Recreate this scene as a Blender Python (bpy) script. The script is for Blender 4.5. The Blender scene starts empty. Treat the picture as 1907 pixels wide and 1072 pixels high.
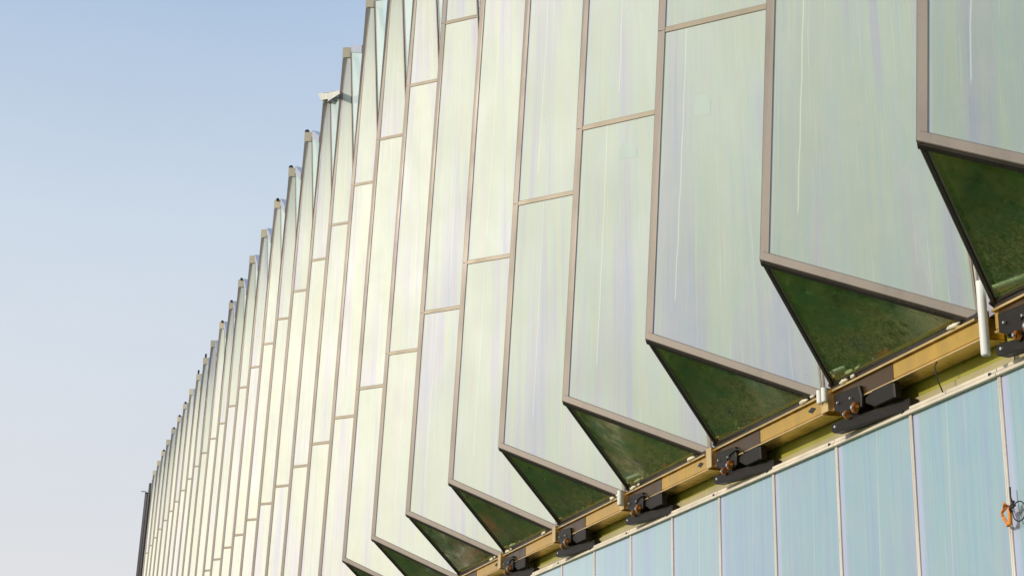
import bpy, math, random
import numpy as np
from mathutils import Vector, Matrix
random.seed(7); rng = np.random.default_rng(7)
S = bpy.context.scene; COL = S.collection

# ------------------------------------------------------------------ camera, sky, sun, exposure
EYE = 1.6
F_PX, YAW, PIT, ROL = 2992.0, 0.28697, 0.31766, 0.02066
fw = Vector((math.sin(YAW)*math.cos(PIT), math.cos(YAW)*math.cos(PIT), math.sin(PIT)))
r0 = Vector((math.cos(YAW), -math.sin(YAW), 0)); u0 = r0.cross(fw)
cr = r0*math.cos(ROL)+u0*math.sin(ROL); cu = -r0*math.sin(ROL)+u0*math.cos(ROL)
cam_d = bpy.data.cameras.new('camera'); cam = bpy.data.objects.new('camera', cam_d); COL.objects.link(cam)
cam_d.sensor_width = 36; cam_d.lens = F_PX/1907*36; cam_d.clip_end = 3000; cam_d.clip_start = .05
m = Matrix((cr, cu, -fw)).transposed().to_4x4(); m.translation = Vector((0, 0, EYE)); cam.matrix_world = m
S.camera = cam
SUN_EL, SUN_AZ = math.radians(21), math.radians(0)       # azimuth: from the outward normal (-x) towards the far end (+y)
sdir = Vector((-math.cos(SUN_AZ)*math.cos(SUN_EL), math.sin(SUN_AZ)*math.cos(SUN_EL), math.sin(SUN_EL)))
w = bpy.data.worlds.new('World'); S.world = w; w.use_nodes = True
nt = w.node_tree; bg = nt.nodes['Background']
sky = nt.nodes.new('ShaderNodeTexSky'); sky.sky_type = 'NISHITA'; sky.sun_disc = False
sky.sun_elevation = SUN_EL; sky.sun_rotation = math.atan2(sdir.x, sdir.y)
sky.air_density = 1.0; sky.dust_density = 1.0; sky.ozone_density = 1.6; sky.altitude = 100
# thin high veil of cloud: a pale tint mixed evenly into the sky, a little uneven
tc = nt.nodes.new('ShaderNodeTexCoord'); mp = nt.nodes.new('ShaderNodeMapping'); mp.inputs['Scale'].default_value = (1.2, 1.2, 3.0)
nz = nt.nodes.new('ShaderNodeTexNoise'); nz.inputs['Scale'].default_value = 1.7; nz.inputs['Detail'].default_value = 5
mr = nt.nodes.new('ShaderNodeMapRange'); mr.inputs[1].default_value = .3; mr.inputs[2].default_value = .7
mr.inputs[3].default_value = -.06; mr.inputs[4].default_value = .06
mx = nt.nodes.new('ShaderNodeMix'); mx.data_type = 'RGBA'
L = nt.links
L.new(tc.outputs['Generated'], mp.inputs['Vector']); L.new(mp.outputs[0], nz.inputs['Vector']); L.new(nz.outputs[0], mr.inputs[0])
sz = nt.nodes.new('ShaderNodeSeparateXYZ'); L.new(tc.outputs['Generated'], sz.inputs[0])
me_ = nt.nodes.new('ShaderNodeMapRange'); L.new(sz.outputs[2], me_.inputs[0])      # the veil thins with height
me_.inputs[1].default_value = .0; me_.inputs[2].default_value = .62; me_.inputs[3].default_value = .88; me_.inputs[4].default_value = .72
vr = nt.nodes.new('ShaderNodeValToRGB'); L.new(sz.outputs[2], vr.inputs[0]); ve = vr.color_ramp.elements
for q_ in (.34, .50): ve.new(q_)
for q_, (p_, c_) in enumerate(((.10, (.76, .74, .74)), (.34, (.67, .75, .84)), (.50, (.44, .59, .80)), (1.0, (.30, .46, .72)))): ve[q_].position = p_; ve[q_].color = (*c_, 1)
vs = nt.nodes.new('ShaderNodeVectorMath'); vs.operation = 'SCALE'; vs.inputs[3].default_value = 10.0; L.new(vr.outputs[0], vs.inputs[0]); L.new(vs.outputs[0], mx.inputs[7])
sm = nt.nodes.new('ShaderNodeMath'); sm.operation = 'ADD'; L.new(me_.outputs[0], sm.inputs[0]); L.new(mr.outputs[0], sm.inputs[1])
L.new(sm.outputs[0], mx.inputs[0]); L.new(sky.outputs[0], mx.inputs[6]); L.new(mx.outputs[2], bg.inputs['Color'])
bg.inputs['Strength'].default_value = 0.10
sl = bpy.data.lights.new('sun', 'SUN'); so = bpy.data.objects.new('sun', sl); COL.objects.link(so)
sl.energy = 2.65; sl.angle = math.radians(.6); sl.color = (1.0, .92, .81)
so.rotation_euler = sdir.to_track_quat('Z', 'Y').to_euler()
S.view_settings.view_transform = 'Standard'; S.view_settings.look = 'None'
S.view_settings.exposure = 0.14; S.view_settings.gamma = 1; S.view_settings.use_curve_mapping = False

# ------------------------------------------------------------------ materials
def newmat(name):
    mt = bpy.data.materials.new(name); mt.use_nodes = True
    return mt, mt.node_tree, mt.node_tree.nodes['Principled BSDF']
def N(t, kind, **kw):
    n = t.nodes.new(kind)
    for k, v in kw.items(): setattr(n, k, v)
    return n
def noise(t, vec, scale, detail=3, rough=.5):
    n = N(t, 'ShaderNodeTexNoise'); n.inputs['Scale'].default_value = scale
    n.inputs['Detail'].default_value = detail; n.inputs['Roughness'].default_value = rough
    if vec is not None: t.links.new(vec, n.inputs['Vector'])
    return n.outputs[0]
def mapping(t, vec, scale, loc=(0, 0, 0)):
    n = N(t, 'ShaderNodeMapping'); n.inputs['Scale'].default_value = scale; n.inputs['Location'].default_value = loc
    t.links.new(vec, n.inputs['Vector']); return n.outputs[0]
def mrange(t, v, a, b, c, d, clamp=True):
    n = N(t, 'ShaderNodeMapRange'); n.clamp = clamp
    for i, q in enumerate((a, b, c, d)): n.inputs[i+1].default_value = q
    t.links.new(v, n.inputs[0]); return n.outputs[0]
def math_(t, op, a, b=None):
    n = N(t, 'ShaderNodeMath', operation=op)
    for i, q in enumerate((a, b)):
        if q is None: continue
        if isinstance(q, (int, float)): n.inputs[i].default_value = q
        else: t.links.new(q, n.inputs[i])
    return n.outputs[0]
def mixc(t, f, a, b, mode='MIX'):
    n = N(t, 'ShaderNodeMix', data_type='RGBA', blend_type=mode)
    for i, q in ((0, f), (6, a), (7, b)):
        if isinstance(q, (int, float)): n.inputs[i].default_value = q
        elif isinstance(q, tuple): n.inputs[i].default_value = (*q, 1)
        else: t.links.new(q, n.inputs[i])
    return n.outputs[2]
def ramp(t, v, stops):
    n = N(t, 'ShaderNodeValToRGB'); e = n.color_ramp.elements
    while len(e) < len(stops): e.new(.5)
    for i, (p, c) in enumerate(stops): e[i].position = p; e[i].color = (*c, 1)
    t.links.new(v, n.inputs[0]); return n.outputs[0]
def bump(t, bsdf, h, strength, dist=.01):
    n = N(t, 'ShaderNodeBump'); n.inputs['Strength'].default_value = strength; n.inputs['Distance'].default_value = dist
    t.links.new(h, n.inputs['Height']); t.links.new(n.outputs[0], bsdf.inputs['Normal']); return n

def film_glass(name, stops, facing, rough=.56, metal=.08, tint_lo=(.70, .84, .80), tint_hi=(1, 1, 1), tint_side=None, line=.28, viv=.22):
    """Opal glass under a dichroic film: pastel colours in upright streaks, hue drifting with the viewing angle."""
    mt, t, b = newmat(name)
    uv = N(t, 'ShaderNodeUVMap').outputs[0]
    oi = N(t, 'ShaderNodeObjectInfo')
    cmb = N(t, 'ShaderNodeCombineXYZ'); t.links.new(math_(t, 'MULTIPLY', oi.outputs['Random'], 37.0), cmb.inputs[0])
    t.links.new(math_(t, 'MULTIPLY', oi.outputs['Random'], 91.0), cmb.inputs[1])
    add = N(t, 'ShaderNodeVectorMath', operation='ADD'); t.links.new(uv, add.inputs[0]); t.links.new(cmb.outputs[0], add.inputs[1])
    v = add.outputs[0]
    wide = noise(t, mapping(t, v, (1.3, .16, 1)), 1.7, 2)
    mid = noise(t, mapping(t, v, (7.5, .22, 1)), 1.6, 3)
    fine = noise(t, mapping(t, v, (38, .35, 1)), 1.5, 4, .6)
    cloud = noise(t, mapping(t, v, (1.1, .7, 1)), 1.3, 3)
    s = math_(t, 'ADD', math_(t, 'MULTIPLY', wide, .36), math_(t, 'ADD', math_(t, 'MULTIPLY', mid, .30), math_(t, 'MULTIPLY', fine, .25)))
    s = math_(t, 'ADD', s, math_(t, 'MULTIPLY', cloud, .18))
    s = mrange(t, s, .40, .69, 0, 1)
    col = ramp(t, s, stops)
    fresh = mixc(t, mrange(t, fine, .35, .7, 0, .16), col, (.86, .9, .84))
    # angle dependent hue of the film, sheen and dimming painted in with it
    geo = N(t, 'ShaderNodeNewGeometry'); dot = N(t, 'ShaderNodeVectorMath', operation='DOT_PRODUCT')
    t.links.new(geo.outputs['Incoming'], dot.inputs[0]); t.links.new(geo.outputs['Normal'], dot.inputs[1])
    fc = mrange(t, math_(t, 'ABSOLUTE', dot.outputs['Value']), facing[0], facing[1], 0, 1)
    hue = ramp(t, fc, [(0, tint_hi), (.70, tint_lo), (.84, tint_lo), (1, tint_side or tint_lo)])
    vivid = ramp(t, mrange(t, math_(t, 'ADD', math_(t, 'MULTIPLY', wide, .65), math_(t, 'MULTIPLY', mid, .35)), .36, .64, 0, 1),
                 [(0, (.46, .50, .82)), (.25, (.74, .58, .76)), (.45, (.58, .84, .70)), (.65, (.84, .86, .54)), (.8, (.52, .74, .84)), (1, (.72, .62, .80))])
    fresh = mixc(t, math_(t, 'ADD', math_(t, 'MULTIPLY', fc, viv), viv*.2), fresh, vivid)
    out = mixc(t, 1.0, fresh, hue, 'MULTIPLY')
    out = mixc(t, 1.0, out, oi.outputs['Color'], 'MULTIPLY')      # near bays dimmed: their weaker reflection is put into the colour
    # rim of the pane: film edge shows violet, then a paler band
    sx = N(t, 'ShaderNodeSeparateXYZ'); t.links.new(uv, sx.inputs[0])
    rim = mrange(t, sx.outputs[0], .055, .10, 1, 0)
    out = mixc(t, math_(t, 'MULTIPLY', rim, .5), out, (.60, .56, .80))
    # fine dry water runs
    runs = noise(t, mapping(t, v, (60, .5, 1)), 2.2, 2)
    out = mixc(t, mrange(t, runs, .64, .72, 0, .28), out, (.82, .88, .80))
    # one thin pale line painted in for a mirrored seam, stopping above the foot
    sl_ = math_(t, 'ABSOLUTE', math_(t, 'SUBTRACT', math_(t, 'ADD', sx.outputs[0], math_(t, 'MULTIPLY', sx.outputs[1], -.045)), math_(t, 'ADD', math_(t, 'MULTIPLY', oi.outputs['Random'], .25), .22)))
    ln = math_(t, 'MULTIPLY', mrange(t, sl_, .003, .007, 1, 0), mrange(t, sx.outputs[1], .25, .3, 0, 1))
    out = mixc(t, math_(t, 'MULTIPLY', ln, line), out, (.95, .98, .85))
    specks = noise(t, mapping(t, v, (1, 1, 1)), 34, 1)
    out = mixc(t, mrange(t, specks, .79, .83, 0, .45), out, (.2, .17, .12))
    film = noise(t, mapping(t, v, (2.5, 1.6, 1)), 2.4, 5, .65)      # dried dust film, uneven
    out = mixc(t, mrange(t, film, .45, .75, 0, .16), out, (.60, .56, .48))
    t.links.new(out, b.inputs['Base Color'])
    b.inputs['Metallic'].default_value = metal; b.inputs['Specular IOR Level'].default_value = .35
    t.links.new(mrange(t, cloud, .3, .7, rough-.06, rough+.08), b.inputs['Roughness'])
    b.inputs['Coat Weight'].default_value = .5; b.inputs['Coat Roughness'].default_value = .06
    wave = noise(t, mapping(t, v, (1.2, .5, 1)), 1.5, 2)
    bump(t, b, wave, .25, .02)
    return mt
PALE = [(0, (.66, .68, .77)), (.24, (.74, .72, .75)), (.42, (.76, .78, .70)), (.58, (.77, .80, .68)), (.74, (.81, .81, .67)), (.9, (.80, .74, .73)), (1, (.70, .75, .77))]
M = {}
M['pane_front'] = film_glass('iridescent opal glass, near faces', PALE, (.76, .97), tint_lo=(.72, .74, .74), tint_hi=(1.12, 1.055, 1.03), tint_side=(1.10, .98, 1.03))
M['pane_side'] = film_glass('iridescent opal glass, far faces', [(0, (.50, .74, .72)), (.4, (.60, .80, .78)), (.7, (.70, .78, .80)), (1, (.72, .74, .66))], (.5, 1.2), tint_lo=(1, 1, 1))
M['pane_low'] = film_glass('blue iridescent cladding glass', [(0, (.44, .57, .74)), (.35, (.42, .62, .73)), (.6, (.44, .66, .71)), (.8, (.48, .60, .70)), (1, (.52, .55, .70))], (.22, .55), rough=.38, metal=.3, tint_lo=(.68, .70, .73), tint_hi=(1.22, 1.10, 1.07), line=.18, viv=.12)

def metal(name, col, rough=.4, met=.6, var=.12, sc=6, dirt=(.12, .09, .06), dirty=.3):
    mt, t, b = newmat(name)
    tc_ = N(t, 'ShaderNodeTexCoord').outputs['Object']
    n1 = noise(t, mapping(t, tc_, (1, 1, .35)), sc, 4); n2 = noise(t, tc_, sc*9, 3)
    c = mixc(t, mrange(t, n1, .3, .7, 0, 1), tuple(q*(1-var) for q in col), tuple(min(1, q*(1+var)) for q in col))
    c = mixc(t, mrange(t, n2, .62, .8, 0, dirty), c, dirt)
    t.links.new(c, b.inputs['Base Color']); b.inputs['Metallic'].default_value = met
    t.links.new(mrange(t, n1, .3, .7, rough-.08, rough+.1), b.inputs['Roughness'])
    bump(t, b, n2, .12, .002)
    return mt
M['frame'] = metal('champagne anodised frame', (.245, .205, .17), .46, .4)
M['root'] = metal('dull bronze root profile', (.26, .22, .18), .5, .3)
M['transom'] = metal('transom bar bronze tint', (.30, .245, .175), .46, .3)
M['dark_frame'] = metal('dark bronze soffit trim', (.030, .021, .014), .45, .15, dirt=(.25, .2, .14))
M['gold'] = metal('gold anodised channel', (.72, .42, .085), .24, .8, dirt=(.2, .12, .04), dirty=.4)
M['gold_lip'] = metal('bright gold flange', (.80, .55, .24), .3, .7)
M['bracket'] = metal('dark bronze painted steel', (.022, .017, .013), .45, .1, dirt=(.16, .12, .09))
M['bracket'].node_tree.nodes['Principled BSDF'].inputs['Specular IOR Level'].default_value = .2
M['rail_shade'] = metal('painted brown rail shade', (.085, .045, .014), .3, .4)  # tone of the shaded stretch, painted onto the rail
M['copper'] = metal('copper roller', (.42, .15, .03), .3, .9, dirt=(.12, .05, .02), dirty=.5)
M['steel'] = metal('bright bolt steel', (.75, .73, .70), .25, .9)
M['flapm'] = metal('pale cream coping flap', (.72, .66, .55), .45, .1)
M['cap'] = metal('cream wall coping', (.76, .66, .52), .45, .15, dirt=(.3, .22, .12))
M['parapet'] = metal('cream parapet coping', (.62, .52, .36), .5, .15, var=.08)
M['olive'] = metal('yellow green recess glass', (.40, .37, .06), .25, .2, sc=2, dirt=(.25, .25, .08))
M['flash'] = metal('beige recess flashing', (.40, .34, .17), .5, .1, sc=3, dirt=(.2, .16, .08))
M['white'] = metal('white plastic', (.80, .78, .74), .5, 0, var=.05, dirt=(.45, .4, .32))
M['foam'] = metal('cream sealing foam', (.78, .70, .52), .85, 0, sc=30, dirt=(.4, .3, .16), dirty=.6)
M['joint'] = metal('joint bead', (.70, .62, .52), .5, .1, dirt=(.2, .12, .07), dirty=.6)
M['strip'] = metal('pale lilac gap strip', (.50, .49, .55), .4, .3, var=.06)
M['black'] = metal('black rubber', (.02, .018, .018), .5, 0, dirt=(.06, .05, .05))
M['end'] = metal('near black end trim', (.035, .03, .04), .4, .3, dirt=(.2, .15, .12))
M['orange'] = metal('orange cord', (.80, .28, .05), .7, 0, sc=40, dirt=(.85, .7, .5), dirty=.9)
M['patch'] = metal('painted ghost reflection', (.48, .545, .49), .55, .05, var=.03, sc=8, dirty=0)  # pale tone of a reflection painted on the panes
M['core'] = metal('pale render wall', (.55, .53, .50), .8, 0, sc=1)

mt, t, b = newmat('reflective green soffit glass')      # mirror-like film glass with dust
geo = N(t, 'ShaderNodeTexCoord').outputs['Object']
d1 = noise(t, geo, 3.2, 5); d2 = noise(t, geo, 60, 3); d3 = noise(t, geo, 14, 4)
c = ramp(t, mrange(t, d1, .3, .7, 0, 1), [(0, (.26, .48, .26)), (.45, (.44, .54, .24)), (.7, (.54, .56, .25)), (1, (.44, .46, .30))])
c = mixc(t, mrange(t, d2, .66, .78, 0, .30), c, (.55, .52, .34))
sxx = N(t, 'ShaderNodeSeparateXYZ'); t.links.new(geo, sxx.inputs[0])
dust = math_(t, 'MULTIPLY', mrange(t, sxx.outputs[0], -.55, -.02, 0, 1), mrange(t, noise(t, geo, 42, 5, .7), .42, .66, 0, 1))
c = mixc(t, math_(t, 'MULTIPLY', dust, .6), c, (.20, .14, .08))
scr = noise(t, geo, 90, 4, .7)
c = mixc(t, mrange(t, scr, .62, .72, 0, .30), c, (.62, .66, .40))
t.links.new(mrange(t, dust, 0, 1, .92, .35), b.inputs['Metallic'])
t.links.new(c, b.inputs['Base Color'])
t.links.new(mrange(t, d3, .35, .7, .03, .16), b.inputs['Roughness'])
bump(t, b, noise(t, geo, 2.2, 1), .16, .015)
M['soffit'] = mt

# ------------------------------------------------------------------ mesh helpers
def link(name, verts, faces, mat, parent=None, smooth=False, uvs=None, mats=None):
    me = bpy.data.meshes.new(name); me.from_pydata([tuple(v) for v in verts], [], faces)
    for q in (mat if isinstance(mat, (list, tuple)) else [mat]): me.materials.append(q)
    if mats: me.polygons.foreach_set('material_index', mats)
    if smooth: me.polygons.foreach_set('use_smooth', [True]*len(faces))
    if uvs is not None:
        ul = me.uv_layers.new(name='UVMap')
        for lp in me.loops: ul.data[lp.index].uv = uvs[lp.vertex_index]
    me.update()
    o = bpy.data.objects.new(name, me); COL.objects.link(o)
    if parent: o.parent = parent
    return o
def empty(name, parent=None, loc=(0, 0, 0)):
    o = bpy.data.objects.new(name, None); COL.objects.link(o); o.location = loc
    o.empty_display_size = .2
    if parent: o.parent = parent
    return o
def tag(o, label=None, cat=None, group=None, kind=None):
    for k, v in (('label', label), ('category', cat), ('group', group), ('kind', kind)):
        if v: o[k] = v
    return o
class MB:
    def __init__(s): s.v = []; s.f = []
    def add(s, v, f):
        n = len(s.v); s.v += [Vector(q) for q in v]; s.f += [tuple(i+n for i in q) for q in f]
    def bar(s, p, q, a, b, wa, wb, sa=0, sb=0, miter=(0, 0)):
        """box from p to q; a, b section axes; spans sa..sa+wa along a and sb..sb+wb along b; chamfered front edges"""
        p, q, a, b = Vector(p), Vector(q), Vector(a).normalized(), Vector(b).normalized()
        ch = min(abs(wa), abs(wb))*.12
        sec = [(sa, sb+ch), (sa+ch, sb), (sa+wa-ch, sb), (sa+wa, sb+ch), (sa+wa, sb+wb), (sa, sb+wb)]
        v = [p+a*x+b*y+(q-p)*0 for x, y in sec]+[q+a*x+b*y for x, y in sec]; n = 6
        s.add(v, [tuple(range(n))[::-1], tuple(range(n, 2*n))]+[(i, (i+1) % n, n+(i+1) % n, n+i) for i in range(n)])
    def box(s, lo, hi): 
        x0, y0, z0 = lo; x1, y1, z1 = hi
        s.add([(x0, y0, z0), (x1, y0, z0), (x1, y1, z0), (x0, y1, z0), (x0, y0, z1), (x1, y0, z1), (x1, y1, z1), (x0, y1, z1)],
              [(0, 3, 2, 1), (4, 5, 6, 7), (0, 1, 5, 4), (1, 2, 6, 5), (2, 3, 7, 6), (3, 0, 4, 7)])
    def cyl(s, c, ax, r, h, n=16, r2=None):
        ax = Vector(ax).normalized(); c = Vector(c); e1 = ax.orthogonal().normalized(); e2 = ax.cross(e1); r2 = r if r2 is None else r2
        v = [c+(e1*math.cos(2*math.pi*i/n)+e2*math.sin(2*math.pi*i/n))*r for i in range(n)]
        v += [c+ax*h+(e1*math.cos(2*math.pi*i/n)+e2*math.sin(2*math.pi*i/n))*r2 for i in range(n)]
        s.add(v, [tuple(range(n))[::-1], tuple(range(n, 2*n))]+[(i, (i+1) % n, n+(i+1) % n, n+i) for i in range(n)])
    def tube(s, pts, r, n=8):
        pts = [Vector(p) for p in pts]; base = len(s.v)
        for i, p in enumerate(pts):
            d = (pts[min(i+1, len(pts)-1)]-pts[max(i-1, 0)]).normalized(); ref = Vector((1, .2, .1)).normalized()
            if abs(d.dot(ref)) > .95: ref = Vector((0, 0, 1))
            e1 = d.cross(ref).normalized(); e2 = d.cross(e1)
            s.v += [p+(e1*math.cos(2*math.pi*k/n)+e2*math.sin(2*math.pi*k/n))*r for k in range(n)]
        for i in range(len(pts)-1):
            for k in range(n): s.f.append((base+i*n+k, base+i*n+(k+1) % n, base+(i+1)*n+(k+1) % n, base+(i+1)*n+k))
        s.f.append(tuple(base+k for k in range(n))[::-1]); s.f.append(tuple(base+(len(pts)-1)*n+k for k in range(n)))
    def build(s, name, mat, parent=None, smooth=False): return link(name, s.v, s.f, mat, parent, smooth)

# ------------------------------------------------------------------ facade geometry (metres; the wall runs along +y, outwards is -x)
P = 2.0
T0 = Vector((4.30892, 6.96768, 3.46625+EYE))
LO, RO = Vector((.91659, .7925, -.5985)), Vector((.95113, -1.00226, -.61849))
H1, H2, H3 = 2.48571, 6.32557, 9.6392
NB0, NB1 = -1, 30
jit = {n: Vector((random.gauss(0, .006), random.gauss(0, .008), random.gauss(0, .010))) for n in range(-4, 40)}
def Tp(n, h): return T0+jit[n]+Vector((.0115*h, P*n-.09947*h, h))
def Rp(n, h): k = h-RO.z; return T0+Vector((RO.x-.0704*k, P*n+RO.y, h))
def Lp(n, h): k = h-LO.z; return T0+Vector((LO.x-.0704*k, P*n+LO.y, h))
BDROP = .80   # the far face is cut on a slant at the top
HT = H3-.20     # top of the glass, coping above

def patch(a, b, c, d, off, inset, nu=3, nv=6):
    """bilinear pane between corners a(bottom tip side) b(bottom root side) c(top root) d(top tip), pushed back by off"""
    vs, uvs, fs = [], [], []
    for j in range(nv+1):
        for i in range(nu+1):
            u, v = i/nu, j/nv
            lo = a.lerp(b, u); hi = d.lerp(c, u)
            vs.append(lo.lerp(hi, v)+off); uvs.append((u*(a-b).length, lo.lerp(hi, v).z-a.z))
    for j in range(nv):
        for i in range(nu): k = j*(nu+1)+i; fs.append((k, k+1, k+nu+2, k+nu+1))
    return vs, uvs, fs
hall = empty('exhibition_hall', None, (5.2, 38, 0))
tag(hall, 'large hall clad in folded pale iridescent glass fins above a band of flat blue glass', 'building')
hall_inv = Matrix.Translation(-Vector((5.2, 38, 0)))
class At:            # all geometry is written in world metres, the hall's empty stands at the foot of its wall
    pass
def own(o, parent):
    o.parent = parent
    o.matrix_parent_inverse = hall_inv
    return o
def bay_part(name, v, f, mat, parent, loc, **kw):
    o = link(name, [Vector(q)-loc for q in v], f, mat, parent, **kw); return o

def frames_for(A, B, out, w, d):
    pass

def face(bay, loc, tip, root, out_sign, mats, n, detail, side):
    """one fold face: 3 panes, transoms"""
    lv = [(None, None), (H1, H1), (H2, H2), (HT, HT)]
    rootz = (RO if side == 'front' else LO).z
    for k in range(3):
        a = tip(n, 0) if k == 0 else tip(n, lv[k][0]); b = root(n, rootz) if k == 0 else root(n, lv[k][0])
        c = root(n, lv[k+1][1]); d = tip(n, lv[k+1][1]-(BDROP if side == 'side' and k == 2 else 0))
        nrm = (b-a).cross(d-a).normalized()
        if nrm.dot(Vector((-1, 0, 0))) < 0 and side == 'side': nrm = -nrm
        if side == 'front' and nrm.y > 0: nrm = -nrm
        vs, uvs, fs = patch(a, b, c, d, -nrm*.006, 0)
        # orient outwards
        f0 = fs[0]; fn = (vs[f0[1]]-vs[f0[0]]).cross(vs[f0[2]]-vs[f0[0]])
        if fn.dot(nrm) < 0: fs = [q[::-1] for q in fs]
        po = bay_part('glass_panel', vs, fs, mats, bay, loc, uvs=uvs, smooth=True)
        if side == 'front': q_ = max(0., min(1., (n+1)/9))**.8; po.color = (.50+.50*q_, .57+.43*q_, .60+.40*q_, 1)  # near bays painted darker in place of their duller reflection
        e = (b-a).normalized(); up = (d-a).normalized()
        if k > 0:      # transom below this pane
            mb = MB(); mb.bar(a+e*.03, b, up, -nrm, .052, .05, -.026, .0)
            o = bay_part('transom', mb.v, mb.f, M['transom'], bay, loc)
    return
def tri_n(a, b, c): return (b-a).cross(c-a).normalized()

top_dark = {12: 'ball', 13: 'ball', 14: 'stub', 17: 'stub', 18: 'stub', 19: 'stub', 21: 'post', 22: 'post', 24: 'stub', 25: 'stub', 26: 'stub', 28: 'stub'}
for n in range(NB0, NB1+1):
    loc = Vector((5.25, P*n+T0.y, T0.z))
    bay = empty('folded_bay', hall, loc-Vector((5.2, 38, 0)))
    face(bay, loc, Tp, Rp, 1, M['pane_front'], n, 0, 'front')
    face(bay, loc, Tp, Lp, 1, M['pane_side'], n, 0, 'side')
    # mullion at the fold tip: an L-shaped profile following both faces
    for side, root, rz in (('front', Rp, RO.z), ('side', Lp, LO.z)):
        mb = MB(); seg = [0, H1, H2, HT]
        for k in range(3):
            a, d = Tp(n, seg[k]), Tp(n, seg[k+1])
            e1 = (root(n, seg[k])-a); up = (d-a).normalized(); e1 = (e1-up*e1.dot(up)).normalized()
            e2 = (root(n, seg[k+1])-d); e2 = (e2-up*e2.dot(up)).normalized(); em = (e1+e2).normalized()
            nr = up.cross(em).normalized()
            if side == 'front' and nr.y > 0: nr = -nr
            if side == 'side' and nr.y < 0: nr = -nr
            if side == 'side': nr = nr
            wd = .058 if side == 'front' else .05
            # tapering direction: build as two-ended section
            v = []
            for p, e in ((a, e1), (d, e2)):
                sh = up*(.003 if p is a else -.003)
                v += [p+nr*.003+sh, p+e*wd+nr*.003+sh, p+e*wd-nr*.04+sh, p-nr*.04+e*.03+sh]
            mb.add(v, [(0, 3, 2, 1), (4, 5, 6, 7), (0, 1, 5, 4), (1, 2, 6, 5), (2, 3, 7, 6), (3, 0, 4, 7)])
        bay_part('tip_mullion', mb.v, mb.f, M['frame'], bay, loc)
        mb = MB()
        for k in range(3):
            a = root(n, rz if k == 0 else seg[k]); d = root(n, seg[k+1]); up = (d-a).normalized()
            e1 = Tp(n, seg[k])-a; e1 = (e1-up*e1.dot(up)).normalized(); nr = up.cross(e1).normalized()
            if (side == 'front' and nr.y > 0) or (side == 'side' and nr.y < 0): nr = -nr
            mb.bar(a+e1*.002, d+e1*.002, e1, -nr, .016, .03, 0, -.002)
        bay_part('root_mullion', mb.v, mb.f, M['root'], bay, loc)
        # bottom rail along the slanting lower edge
        a, b = Tp(n, 0), root(n, rz); e = (b-a).normalized(); nr = tri_n(a, b, Tp(n, 1))
        if (side == 'front' and nr.y > 0) or (side == 'side' and nr.y < 0): nr = -nr
        upv = nr.cross(e).normalized(); upv = upv if upv.z > 0 else -upv
        mb = MB(); mb.bar(a, b, upv, -nr, .062 if side == 'front' else .03, .05, 0, -.006)
        bay_part('bottom_rail', mb.v, mb.f, M['frame'], bay, loc)
    # soffit triangle: dark trims and the mirror glass
    a, b, c = Tp(n, 0), Rp(n, RO.z), Lp(n, LO.z)
    sn = tri_n(a, b, c); sn = sn if sn.z < 0 else -sn       # faces down
    cen = (a+b+c)/3
    for p, q, wdt, proud in ((a, b, .05, .010), (a, c, .026, .006), (b, c, .045, .002)):
        e = (q-p).normalized(); inn = sn.cross(e).normalized(); inn = inn if inn.dot(cen-p) > 0 else -inn
        mb = MB(); mb.bar(p+e*.004, q-e*.004, inn, -sn, wdt, .05, .004, -proud)
        bay_part('soffit_trim', mb.v, mb.f, M['dark_frame'], bay, loc)
    off = -sn*.012; g = 6; v = []; f = []; idx = {}
    for i in range(g+1):
        for j in range(g+1-i):
            idx[i, j] = len(v); v.append(a+(b-a)*i/g+(c-a)*j/g+off)
    for i in range(g):
        for j in range(g-i):
            f.append((idx[i, j], idx[i+1, j], idx[i, j+1]))
            if i+j < g-1: f.append((idx[i+1, j], idx[i+1, j+1], idx[i, j+1]))
    if tri_n(v[f[0][0]], v[f[0][1]], v[f[0][2]]).dot(sn) < 0: f = [q[::-1] for q in f]
    bay_part('soffit_panel', v, f, M['soffit'], bay, loc, smooth=True)
    # joint between this bay's near root and the next bay's far root
    mb = MB(); seg = [RO.z, HT]
    r1 = Rp(n, RO.z); r2 = Rp(n, HT); l1 = Lp(n-1, RO.z) if n-1 >= -4 else None; l2 = Lp(n-1, HT)
    mb.add([r1+Vector((.012, -.004, 0)), l1+Vector((.012, .004, 0)), l2+Vector((.012, .004, 0)), r2+Vector((.012, -.004, 0))], [(0, 1, 2, 3)])
    mb.add([r1+Vector((.03, 0, 0)), l1+Vector((.03, 0, 0)), l2+Vector((.03, 0, 0)), r2+Vector((.03, 0, 0))], [(3, 2, 1, 0)])
    bay_part('gap_strip', mb.v, mb.f, M['strip'], bay, loc)
    mb = MB(); mb.tube([r1+Vector((-.002, -.018, 0)), r1.lerp(r2, .05)+Vector((.004, -.021, 0)), r1.lerp(r2, .12)+Vector((-.002, -.018, 0))], .010, 6)
    bay_part('joint_bead', mb.v, mb.f, M['joint'], bay, loc, smooth=True)
    # parapet coping: a flat cap over the near face, a slanting one over the far face
    h0, h1 = HT+.004, H3; up = Vector((0, 0, h1-h0)); o_ = Vector((-.016, -.006, 0)); back = Vector((.22, .05, 0))
    mb = MB()
    p, q = Tp(n, h0), Rp(n, h0)
    mb.add([p+o_, q+o_, q+o_+up, p+o_+up, p+back, q+back, q+back+up, p+back+up], [(0, 1, 2, 3), (3, 2, 6, 7), (0, 4, 5, 1), (0, 3, 7, 4), (1, 5, 6, 2), (4, 7, 6, 5)])
    bay_part('coping', mb.v, mb.f, M['parapet'], bay, loc)
    mb = MB(); p, q = Tp(n, h0-BDROP)+Vector((.0, .03, 0)), Lp(n, h0)+Vector((0, -.02, 0)); o2 = Vector((-.012, .006, 0)); up = up*.75
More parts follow.
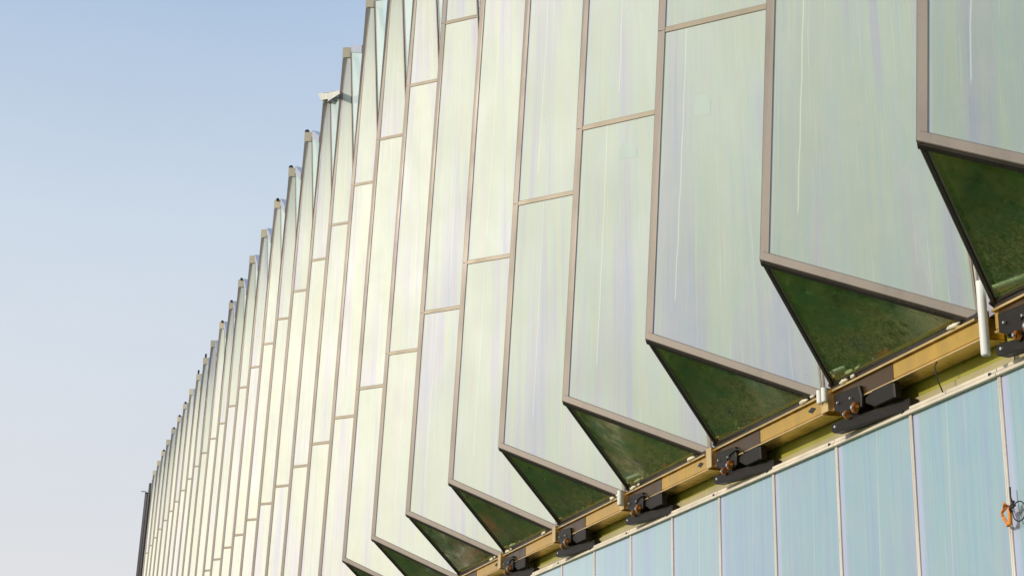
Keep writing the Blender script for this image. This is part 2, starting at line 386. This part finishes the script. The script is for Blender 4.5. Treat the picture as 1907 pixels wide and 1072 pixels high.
    mb.add([p+o2, q+o2, q+o2+up, p+o2+up, p+back, q+back, q+back+up, p+back+up], [(3, 2, 1, 0), (3, 7, 6, 2), (0, 1, 5, 4), (0, 4, 7, 3), (1, 2, 6, 5), (4, 5, 6, 7)])
    bay_part('coping', mb.v, mb.f, M['strip'], bay, loc)
    if n == 11:        # this coping flap has sprung open
        def solid(q, dx, nm, mat, lab=None):
            q = [Vector(p_) for p_ in q]; k_ = len(q); mb = MB()
            mb.add(q+[p_+Vector((dx, dx*.3, 0)) for p_ in q], [tuple(range(k_)), tuple(range(k_, 2*k_))[::-1]]+[(a_, k_+a_, k_+(a_+1) % k_, (a_+1) % k_) for a_ in range(k_)])
            o_ = bay_part(nm, mb.v, mb.f, mat, bay, loc)
            if lab: o_['label'] = lab
        solid([(4.385, 28.418, 14.862), (4.385, 28.100, 14.586), (4.385, 27.012, 14.098), (4.385, 27.003, 14.247)], .10, 'coping_lip', M['flapm'])
        solid([(4.370, 27.033, 14.258), (4.370, 25.923, 13.818), (4.370, 25.900, 13.734), (4.370, 27.159, 14.139)], .012, 'coping_flap', M['flapm'], 'lifted cream coping flap')
        solid([(4.378, 27.728, 14.422), (4.378, 27.211, 14.168), (4.378, 25.947, 13.757), (4.378, 25.927, 13.685), (4.378, 26.897, 14.014)], .02, 'flap_underside', M['black'], 'dark underside of the lifted flap')
    kind = top_dark.get(n)
    if kind:
        q = Lp(n-1, H3)+Vector((-.03, .32, .0)); mb = MB()
        if kind == 'ball':
            mb.cyl(q+Vector((0, 0, .02)), (-.4, -1, .1), .048, .07, 16); mb.cyl(q+Vector((0, 0, -.06)), (0, 0, 1), .012, .06, 8)
        elif kind == 'stub': mb.box(q-Vector((.03, .12, .02)), q+Vector((.03, .08, .035)))
        else: mb.box(q-Vector((.025, .05, .02)), q+Vector((.025, .05, .14)))
        bay_part('roof_fixing', mb.v, mb.f, M['black'], bay, loc)

    if n in (1, 2, 3):  # pale quads painted in for ghost reflections on the glass
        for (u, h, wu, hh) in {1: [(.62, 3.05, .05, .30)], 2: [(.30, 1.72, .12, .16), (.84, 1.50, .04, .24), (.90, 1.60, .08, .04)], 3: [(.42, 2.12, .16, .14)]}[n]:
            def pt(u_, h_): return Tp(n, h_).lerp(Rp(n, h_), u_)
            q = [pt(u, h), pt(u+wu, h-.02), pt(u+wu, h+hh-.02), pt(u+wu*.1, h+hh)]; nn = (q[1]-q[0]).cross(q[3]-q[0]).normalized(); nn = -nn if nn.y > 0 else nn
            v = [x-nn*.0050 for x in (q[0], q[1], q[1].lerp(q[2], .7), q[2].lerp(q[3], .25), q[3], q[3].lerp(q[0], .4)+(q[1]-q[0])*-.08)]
            o = bay_part('ghost_reflection', v, [(0, 1, 2, 3, 4, 5)], M['patch'], bay, loc)
            o['label'] = 'small ghost reflection painted pale on the glass'

    if n == 1:       # trail of dirt specks on the lowest near pane
        mb = MB(); g5 = np.random.default_rng(3)
        A0, B0, C0 = Tp(1, 0), Rp(1, RO.z), Tp(1, 1); nn = (B0-A0).cross(C0-A0).normalized(); nn = -nn if nn.y > 0 else nn
        for i in range(16):
            u_ = .70+.010*i*.9+g5.normal(0, .004); hh = .30-.016*i-.0008*i*i+g5.normal(0, .008)
            c_ = A0.lerp(B0, u_)+Vector((0, 0, hh-.02)); mb.cyl(c_-nn*.007, nn, g5.uniform(.003, .008), .004, 6)
        for u_, hh in ((.66, .14), (.58, .20), (.60, .36), (.50, .45)):
            c_ = A0.lerp(B0, u_)+Vector((0, 0, hh)); mb.cyl(c_-nn*.007, nn, .006, .004, 6)
        o = bay_part('dirt_specks', mb.v, mb.f, M['black'], bay, loc); o['kind'] = 'stuff'

# dark trims that close the far end of the pleats
for n, h, wdt in ((31, H3-.15, .03), (32, H3-.2, .10)):
    loc = Vector((5.25, P*n+T0.y, T0.z)); mb = MB()
    a, d = Tp(n, -.2), Tp(n, h); up = (d-a).normalized(); e = Vector((.7, -.7, 0))
    mb.bar(a, d, e, Vector((.7, .7, 0)), .16 if n == 32 else .1, .12)
    ro = Vector((5.2, 38, 0)); o = link('end_trim', [v-ro for v in mb.v], mb.f, M['end'], hall)
    o['label'] = 'near black upright trim at the far end of the pleats'
    if n == 32:
        mb = MB(); p = a.lerp(d, .62); mb.box(p-Vector((.10, .10, .03)), p+Vector((.12, .02, .05)))
        p = d; mb.box(p-Vector((.16, .1, -.02)), p+Vector((.06, .02, .05)))
        link('clip', [v-ro for v in mb.v], mb.f, M['white'], o)

# ------------------------------------------------------------------ rail under the pleats, recess, brackets, lower wall
RX = 5.205; ZR0, ZR1 = 2.715+EYE, 2.845+EYE
RO3 = Vector((5.2, 38, 0))
def hpart(name, mb, mat, parent=hall, smooth=False, label=None):
    o = link(name, [v-RO3 for v in mb.v], mb.f, mat, parent, smooth)
    if label: o['label'] = label
    return o
def foam(c, r, seed):
    g = np.random.default_rng(seed); mb = MB(); nu, nv = 9, 6
    v = []; f = []
    for j in range(nv+1):
        for i in range(nu):
            th = math.pi*j/nv; ph = 2*math.pi*i/nu; k = 1+g.normal(0, .16)
            if j in (0, nv): k = 1
            v.append(Vector(c)+Vector((math.sin(th)*math.cos(ph)*r[0], math.sin(th)*math.sin(ph)*r[1], math.cos(th)*r[2]))*k)
    for j in range(nv):
        for i in range(nu): f.append((j*nu+i, j*nu+(i+1) % nu, (j+1)*nu+(i+1) % nu, (j+1)*nu+i))
    mb.add(v, f); return mb
for n in range(NB0, NB1+1):
    yn = T0.y+P*n+LO.y; ya, yb = yn-1.80, yn-.03
    ye = yn-2.0
    mb = MB(); mb.bar((RX, ya-.10, ZR0), (RX, yb, ZR0), (0, 0, 1), (1, 0, 0), ZR1-ZR0, .14)
    rail = hpart('rail_beam', mb, M['gold'])
    mb = MB(); mb.bar((RX-.022, ya-.05, ZR1-.012), (RX-.022, yb, ZR1-.012), (0, 0, 1), (1, 0, 0), .016, .05)
    o = hpart('rail_flange', mb, M['gold_lip'], rail)
    mb = MB(); mb.bar((RX-.010, ya-.10, ZR0-.008), (RX-.010, yb, ZR0-.008), (0, 0, 1), (1, 0, 0), .012, .15)
    o = hpart('rail_flange', mb, M['gold_lip'], rail)
    mb = MB(); mb.add([(RX-.0035, ya+.02, ZR0+.07), (RX-.0035, ya+.08, ZR0+.045), (RX-.0035, ya+.14, ZR0+.07), (RX-.0035, ya+.08, ZR0+.09)], [(0, 3, 2, 1)])
    if n in (2, 3, 6, 9): hpart('rail_slot', mb, M['black'], rail)
    mb = MB(); mb.bar((RX-.003, yn-.86, ZR0+.006), (RX-.003, yn-.07, ZR0+.006), (0, 0, 1), (1, 0, 0), ZR1-ZR0-.022, .02); hpart('rail_shade_strip', mb, M['rail_shade'], rail)  # thin dark strip put on where shade and dark reflection fall
    # gasket line between soffit and rail
    mb = MB(); mb.bar((RX+.0, ya-.1, ZR1+.006), (RX+.0, yb, ZR1+.006), (0, 0, 1), (1, 0, 0), .035, .1)
    hpart('gasket', mb, M['dark_frame'], rail)
    # recess glass and flashing
    mb = MB(); mb.bar((5.365, ye+.02, 2.47+EYE), (5.365, yn+.008, 2.47+EYE), (0, 0, 1), (1, 0, 0), .42, .03)
    hpart('recess_panel', mb, M['olive'])
    mb = MB(); k = random.uniform(-.01, .01)
    mb.bar((5.34, ye+.013, 2.46+EYE), (5.34, yn+.003, 2.46+EYE), (0, 0, 1), (1, 0, 0), .155+k, .03)
    hpart('recess_flashing', mb, M['flash'])
    # bracket: mounting plate, housing, swing arm, rollers, bolts
    br = empty('bracket', hall, Vector((5.2, yn, 2.6+EYE))-RO3)
    bo = Vector((5.2, yn, 2.6+EYE))
    def bp(name, mb, mat, smooth=False): return link(name, [v-bo for v in mb.v], mb.f, mat, br, smooth)
    def slab(pts, x0, x1, bev=.006):     # outline in (y, z) extruded along x with a bevelled front
        c = Vector((0, sum(p[0] for p in pts)/len(pts), sum(p[1] for p in pts)/len(pts))); k = len(pts); v = []
        for x, s_ in ((x0, 1-bev*12), (x0+bev, 1), (x1, 1)):
            v += [Vector((x, c.y+(p[0]-c.y)*s_+0, c.z+(p[1]-c.z)*s_)) for p in pts]
        f = [tuple(range(k))]+[tuple(range(2*k, 3*k))[::-1]]
        for l in (0, 1):
            for i in range(k): f.append((l*k+i, (l+1)*k+i, (l+1)*k+(i+1) % k, l*k+(i+1) % k))
        m_ = MB(); m_.add(v, f); return m_
    Z = EYE
    mb = slab([(yn-.10, 2.80+Z), (yn-.10, 2.69+Z), (yn-.17, 2.66+Z), (yn-.40, 2.605+Z), (yn-.48, 2.63+Z), (yn-.49, 2.70+Z), (yn-.46, 2.78+Z)], 5.172, 5.20)
    bp('mounting_plate', mb, M['bracket'])
    mb = slab([(yn-.50, 2.65+Z), (yn-.50, 2.685+Z), (yn-.60, 2.712+Z), (yn-.86, 2.712+Z), (yn-.885, 2.69+Z), (yn-.89, 2.60+Z), (yn-.62, 2.598+Z)], 5.19, 5.24)
    bp('housing', mb, M['bracket'])
    mb = slab([(yn-.12, 2.655+Z), (yn-.12, 2.70+Z), (yn-.45, 2.70+Z), (yn-.45, 2.60+Z), (yn-.30, 2.60+Z)], 5.21, 5.28)
    bp('hinge_block', mb, M['bracket'])
    # swing arm: rounded bar reaching outwards
    ax0, ax1 = Vector((5.15, yn-.10+random.uniform(-.02, .02), 2.570+Z+random.uniform(-.010, .008))), Vector((5.26, yn-.92, 2.560+Z)); dv = (ax1-ax0).normalized(); upv = Vector((0, 0, 1)); on = dv.cross(upv).normalized()
    if on.x > 0: on = -on
    out = []
    for i in range(9): a_ = math.pi/2+math.pi*i/8; out.append((math.cos(a_)*.038+.038, math.sin(a_)*.036))
    out += [(.86, -.045), (.86, .030)]
    v = []
    for dd, s_ in ((.0, .93), (-.006, 1), (-.07, 1)):
        v += [ax0+dv*(p[0] if s_ == 1 else .43+(p[0]-.43)*.985)+upv*p[1]*s_+on*dd for p in out]
    k = len(out); f = [tuple(range(k)), tuple(range(2*k, 3*k))[::-1]]
    for l in (0, 1):
        for i in range(k): f.append((l*k+i, (l+1)*k+i, (l+1)*k+(i+1) % k, l*k+(i+1) % k))
    mb = MB(); mb.add(v, f); arm = bp('swing_arm', mb, M['bracket'])
    jx = random.uniform(-.015, .015)
    for (yy, zz, rr) in ((yn-.41+jx, 2.640+jx*.3, .042), (yn-.30+jx*.6, 2.615, .032)):
        mb = MB(); mb.cyl((5.165, yy, zz+Z), (-1, 0, 0), rr, .022, 20, rr*.8); mb.cyl((5.143, yy, zz+Z), (-1, 0, 0), rr*.62, .006, 16)
        ro_ = bp('roller', mb, M['copper'])
        mb = MB(); mb.cyl((5.137, yy, zz+Z), (-1, 0, 0), rr*.28, .010, 8); bp('bolt', mb, M['steel'])
    for (yy, zz, rr, xx) in ((yn-.18, 2.725, .011, 5.165), (yn-.36, 2.715, .010, 5.165)):
        mb = MB(); mb.cyl((xx, yy, zz+Z), (-1, 0, 0), rr, .012, 8, rr*.7); bp('bolt', mb, M['steel'])
    if n % 3 != 1:      # control cable looping from the housing to the plate
        k0 = random.uniform(-.02, .02)
        mb = MB(); mb.tube([(5.185, yn-.62, 2.70+Z), (5.165, yn-.58, 2.735+Z), (5.162, yn-.50, 2.745+k0*.3+Z), (5.165, yn-.40, 2.735+Z), (5.170, yn-.33+k0, 2.70+Z)], .006, 6)
        bp('cable', mb, M['black'], True)
    mb = MB(); mb.cyl(ax0+dv*.055-on*.001+Vector((0, 0, .004)), on, .012, .010, 8, .009); bp('bolt', mb, M['steel'])
    # node clips and foam
    if n != 0:
        mb = MB(); mb.box((5.155, yn-.05, 2.70+Z), (5.163, yn+.05, 2.86+Z)); mb.box((5.155, yn-.055, 2.70+Z), (5.20, yn-.048, 2.86+Z)); mb.box((5.155, yn+.048, 2.70+Z), (5.20, yn+.055, 2.86+Z))
        hpart('node_clip', mb, M['gold_lip'])
    for s_, yy in enumerate((yn-.20-random.uniform(-.03, .04), yn-1.62+random.uniform(-.06, .05))):
        if n > 6 or (s_ == 0 and n % 2 == 0): continue
        hpart('foam_plug', foam((5.185, yy, 2.862+Z), (.022, .065+random.uniform(-.02, .02), .018), n*7+s_+50), M['foam'], smooth=True)
        if (n+s_) % 2: hpart('foam_plug', foam((5.185, yy-.13, 2.868+Z), (.014, .028, .013), n*7+s_+90), M['foam'], smooth=True)
# white tubes hanging at some nodes
def ntube(n, dy, z1, z0, r, label):
    yn = T0.y+P*n+LO.y; mb = MB(); c = Vector((5.135, yn+dy, 0))
    k = 14
    prof = [(z1, r), (z0+.012, r), (z0+.004, r*.94), (z0, r*.8), (z0, r*.62), (z0+.03, r*.6)]
    v = []; f = []
    for z, rr in prof: v += [c+Vector((math.cos(2*math.pi*i/k)*rr, math.sin(2*math.pi*i/k)*rr, z+EYE)) for i in range(k)]
    for j in range(len(prof)-1):
        for i in range(k): f.append((j*k+i, (j+1)*k+i, (j+1)*k+(i+1) % k, j*k+(i+1) % k))
    f.append(tuple(range((len(prof)-1)*k, len(prof)*k))); mb.add(v, f)
    hpart('white_tube', mb, M['white'], smooth=True, label=label)
ntube(0, -.015, 3.02, 2.57, .027, 'long white tube hanging below the seam')
ntube(1, .03, 2.86, 2.765, .020, 'short white tube stub')
ntube(1, -.045, 2.86, 2.76, .022, 'short white tube stub')
ntube(3, -.02, 2.87, 2.735, .028, 'white tube stub of middle length')

# blue glass band below
WX, WZ = 5.28, 2.50986+EYE
PW = 1.0
for k in range(-4, 62):
    y0 = 7.8405+k*PW; y1 = y0+PW
    mb = MB(); g = .012
    nu, nv = 2, 3; v = []; uvs = []; f = []
    for j in range(nv+1):
        for i in range(nu+1):
            y = y1-g-(PW-2*g)*i/nu; z = .35+(WZ-.02-.35)*j/nv
            v.append(Vector((WX+random.uniform(0, .004), y, z))-RO3); uvs.append((y1-y, z))
    for j in range(nv):
        for i in range(nu): q = j*(nu+1)+i; f.append((q, q+1, q+nu+2, q+nu+1))
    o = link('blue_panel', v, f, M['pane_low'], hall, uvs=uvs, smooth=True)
    mb = MB(); x = WX-.004
    mb.tube([(x, y0-.009, .35), (x, y0-.007, 2.0), (x, y0-.009, WZ-.02)], .0075, 6); mb.tube([(x, y0+.009, .35), (x, y0+.010, 2.2), (x, y0+.009, WZ-.02)], .0065, 6)
    hpart('joint_bead', mb, M['joint'], smooth=True)
    mb = MB(); mb.box((WX+.006, y0-.02, .35), (WX+.02, y0+.02, WZ-.02)); hpart('joint_recess', mb, M['black'])
for k in range(-2, 31):
    y0 = 7.8405+k*2.0
    mb = MB(); mb.bar((WX-.028, y0+.003, WZ-.025), (WX-.028, y0+2-.003, WZ-.025), (0, 0, 1), (1, 0, 0), .022, .12)
    mb.bar((WX-.018, y0+.003, WZ+.002), (WX-.018, y0+2-.003, WZ+.002), (0, 0, 1), (1, 0, 0), .022, .12)
    o = hpart('wall_coping', mb, M['cap'])
    mb = MB(); mb.cyl((WX-.018, y0+.06, WZ+.0), (-1, 0, 0), .010, .014, 8); mb.cyl((WX-.018, y0+1.06, WZ+.0), (-1, 0, 0), .010, .014, 8)
    hpart('screw', mb, M['black'], o)
mb = MB(); mb.box((5.5, 1, 0), (20, 70.5, T0.z+H3-.35)); hpart('inner_wall', mb, M['core'])
mb = MB(); mb.box((5.24, 1.5, 0), (5.49, 70, .34)); hpart('plinth', mb, M['core'])

# loose wire hanging across the recess in the second bay
def thing_mesh(name, mb, mat, loc, label, cat, smooth=True, group=None):
    o = link(name, [v-Vector(loc) for v in mb.v], mb.f, mat, None, smooth); o.location = loc
    return tag(o, label, cat, group)
mb = MB(); mb.tube([(5.215, 8.385, 2.715+EYE), (5.20, 8.40, 2.68+EYE), (5.215, 8.40, 2.60+EYE), (5.245, 8.395, 2.52+EYE)], .0045, 6)
thing_mesh('black_wire', mb, M['black'], (5.21, 8.39, 2.52+EYE), 'thin black wire hanging from the gold rail across the green recess at right', 'wire')
# orange cord and black cable loop tied at the wall joint
c = Vector((WX-.03, 7.805, 1.66+EYE)); mb = MB()
for s_ in range(2):
    pts = []
    for i in range(26):
        a = 2*math.pi*i/25; pts.append(c+Vector((-.01-.012*math.sin(a*2+s_)+.004*s_, .032*math.cos(a)+.008*math.sin(3*a+s_)+.01, .056*math.sin(a)+.006*math.cos(4*a))))
    mb.tube(pts, .006 if s_ == 0 else .0045, 7)
mb.tube([c+Vector((-.02, -.03, .04)), c+Vector((-.03, -.045, .0)), c+Vector((-.02, -.035, -.05)), c+Vector((-.02, -.01, -.04))], .011, 8)
mb.tube([c+Vector((-.02, .02, .05)), c+Vector((-.03, .0, .075)), c+Vector((-.02, -.005, .06))], .007, 7)
thing_mesh('orange_cord', mb, M['orange'], c, 'small knotted loop of orange cord tied on the joint of the blue glass', 'cord')
mb = MB(); kx = c+Vector((-.012, -.055, .028))
pts = [kx+Vector((0, .012, .13)), kx+Vector((-.003, .010, .08)), kx+Vector((0, 0, .01))]
mb.tube(pts, .0055, 7)
pts = []
for i in range(30):
    a = math.pi*.85-2*math.pi*i/29*.97; pts.append(kx+Vector((-.012, -.075+.0-.062*math.cos(a)*-1*-1, -.022+.055*math.sin(a))))
mb.tube(pts, .0038, 7)
mb.tube([kx+Vector((-.01, .012, .0)), kx+Vector((-.02, -.012, .014)), kx+Vector((-.01, -.03, .045))], .009, 7)
mb.tube([kx+Vector((-.01, .006, -.012)), kx+Vector((-.022, -.008, .004)), kx+Vector((-.01, -.04, .02))], .008, 7)
thing_mesh('black_cable', mb, M['black'], kx, 'black cable with a round loop hanging beside the orange cord', 'cable')

# ------------------------------------------------------------------ ground and what the soffits mirror
mt, t, b = newmat('lawn'); g = N(t, 'ShaderNodeTexCoord').outputs['Object']
c1 = ramp(t, noise(t, g, .35, 5), [(.3, (.05, .10, .018)), (.5, (.10, .17, .03)), (.62, (.14, .18, .05)), (.75, (.20, .19, .08))])
c1 = mixc(t, mrange(t, noise(t, g, 9, 4), .4, .7, 0, .6), c1, (.07, .12, .025)); t.links.new(c1, b.inputs['Base Color']); b.inputs['Roughness'].default_value = .95
bump(t, b, noise(t, g, 12, 4), .6, .05); M['lawn'] = mt
R_ = 1500
gr = link('ground', [(-R_, -R_, 0), (R_, -R_, 0), (R_, R_, 0), (-R_, R_, 0)], [(0, 1, 2, 3)], M['lawn']); tag(gr, kind='structure')
mt, t, b = newmat('paving'); g = N(t, 'ShaderNodeTexCoord').outputs['Object']
c1 = mixc(t, mrange(t, noise(t, g, 3, 5), .3, .7, 0, 1), (.34, .26, .21), (.46, .37, .29)); t.links.new(c1, b.inputs['Base Color']); b.inputs['Roughness'].default_value = .85
M['paving'] = mt
mb = MB()
mb.box((4.95, 2, 0), (5.2, 71, .05)); mb.box((3.0, 14.1, 0), (4.95, 15.0, .05)); mb.box((3, 18.2, 0), (4.95, 18.9, .05)); mb.box((-3, 23.2, 0), (4.95, 24.0, .05)); mb.box((-3, 33, 0), (4.95, 34.5, .05)); hp = mb.build('path', M['paving']); tag(hp, kind='structure')
# grass blades close to the wall
def blades(x0, x1, y0, y1, count, hgt):
    x = rng.uniform(x0, x1, count); y = rng.uniform(y0, y1, count); a = rng.uniform(0, 6.28, count); h = rng.uniform(.5, 1.2, count)*hgt; wdt = rng.uniform(.01, .03, count)
    lx = rng.normal(0, .35, count)*h; ly = rng.normal(0, .35, count)*h
    v = np.zeros((count, 3, 3)); v[:, 0] = np.c_[x-np.cos(a)*wdt, y-np.sin(a)*wdt, np.zeros(count)]; v[:, 1] = np.c_[x+np.cos(a)*wdt, y+np.sin(a)*wdt, np.zeros(count)]; v[:, 2] = np.c_[x+lx, y+ly, h]
    return v.reshape(-1, 3), np.arange(count*3).reshape(-1, 3)
def simple(name, stops, rough=.7):
    mt, t, b = newmat(name); g = N(t, 'ShaderNodeNewGeometry'); ri = g.outputs['Random Per Island']
    t.links.new(ramp(t, ri, stops), b.inputs['Base Color']); b.inputs['Roughness'].default_value = rough; return mt
M['blade'] = simple('grass blades', [(0, (.05, .11, .02)), (.5, (.09, .16, .03)), (.9, (.16, .20, .05)), (1, (.3, .28, .1))])
v, f = blades(-1.5, 4.95, 8, 60, 100000, .15)
keep = [q for q in f.tolist() if not any(a_ < v[q[0]][1] < b_ and v[q[0]][0] > 2.9 for a_, b_ in ((14.1, 15.0), (18.2, 18.9), (23.2, 24.0), (33, 34.5)))]
f = np.array(keep)
o = link('grass', v.tolist(), f.tolist(), M['blade']); tag(o, kind='stuff')
M['leaf'] = simple('shrub leaves', [(0, (.03, .08, .02)), (.5, (.06, .13, .03)), (1, (.12, .20, .05))])
M['leaf2'] = simple('light shrub leaves', [(0, (.10, .16, .03)), (.5, (.16, .22, .05)), (1, (.24, .26, .08))])
M['stem'] = metal('bark', (.10, .07, .05), .9, 0)
def shrub(x, y, r, h, mat, label):
    e = empty('shrub', None, (x, y, 0)); tag(e, label, 'shrub', 'added blossoming shrubs by the path' if 'blossom' in label else 'added green shrubs in the lawn along the wall')
    n = 1400; cl = rng.normal(0, 1, (9, 3))*np.array([r*.45, r*.45, h*.2])+np.array([0, 0, h*.6])
    k = rng.integers(0, 9, n); c = cl[k]+rng.normal(0, 1, (n, 3))*r*.22; c[:, 2] = np.clip(c[:, 2], .08, None)
    a = rng.normal(0, 1, (n, 3)); a /= np.linalg.norm(a, axis=1)[:, None]; b_ = np.cross(a, rng.normal(0, 1, (n, 3))); b_ /= np.linalg.norm(b_, axis=1)[:, None]
    s = rng.uniform(.03, .07, n)[:, None]; v = np.stack([c-a*s, c+b_*s*.5, c+a*s, c-b_*s*.5], 1).reshape(-1, 3)
    link('foliage', v.tolist(), np.arange(n*4).reshape(-1, 4).tolist(), mat, e)
    mb = MB()
    for i in range(5): q = cl[i]; mb.tube([(0, 0, 0), (q[0]*.5, q[1]*.5, q[2]*.6), tuple(q)], .02, 6)
    mb.build('stem', M['stem'], e)
for i in range(16):  # unseen shrubs, added only for the soffits to mirror
    y = 12.4+i*2.9+random.uniform(-.6, .6)
    shrub(random.uniform(3.3, 4.2), y, random.uniform(.4, .7), random.uniform(.7, 1.3), M['leaf'] if i % 3 else M['leaf2'], 'rounded green shrub added out of view, mirrored in the soffit glass')

M['blossom'] = simple('pink red blossoms', [(0, (.70, .08, .06)), (.6, (.80, .20, .16)), (1, (.85, .55, .50))])
for (x, y, r_) in ((4.30, 31.2, .34), (3.45, 43.8, .4)):  # red masses added out of view for the soffits to mirror
    shrub(x, y, r_, .55, M['blossom'], 'low shrub of pink red blossoms added out of view for the soffit glass to mirror')
pole = MB()  # unseen pale pole, added as a prop for the soffit reflection
pole.tube([(4.52, 30.6, 0), (4.51, 30.6, .8), (4.50, 30.58, 1.7)], .028, 8)
o = pole.build('mirrored_stake', M['white'], None, True); tag(o, 'slim white stake added out of view for the soffit glass to mirror', 'stake')
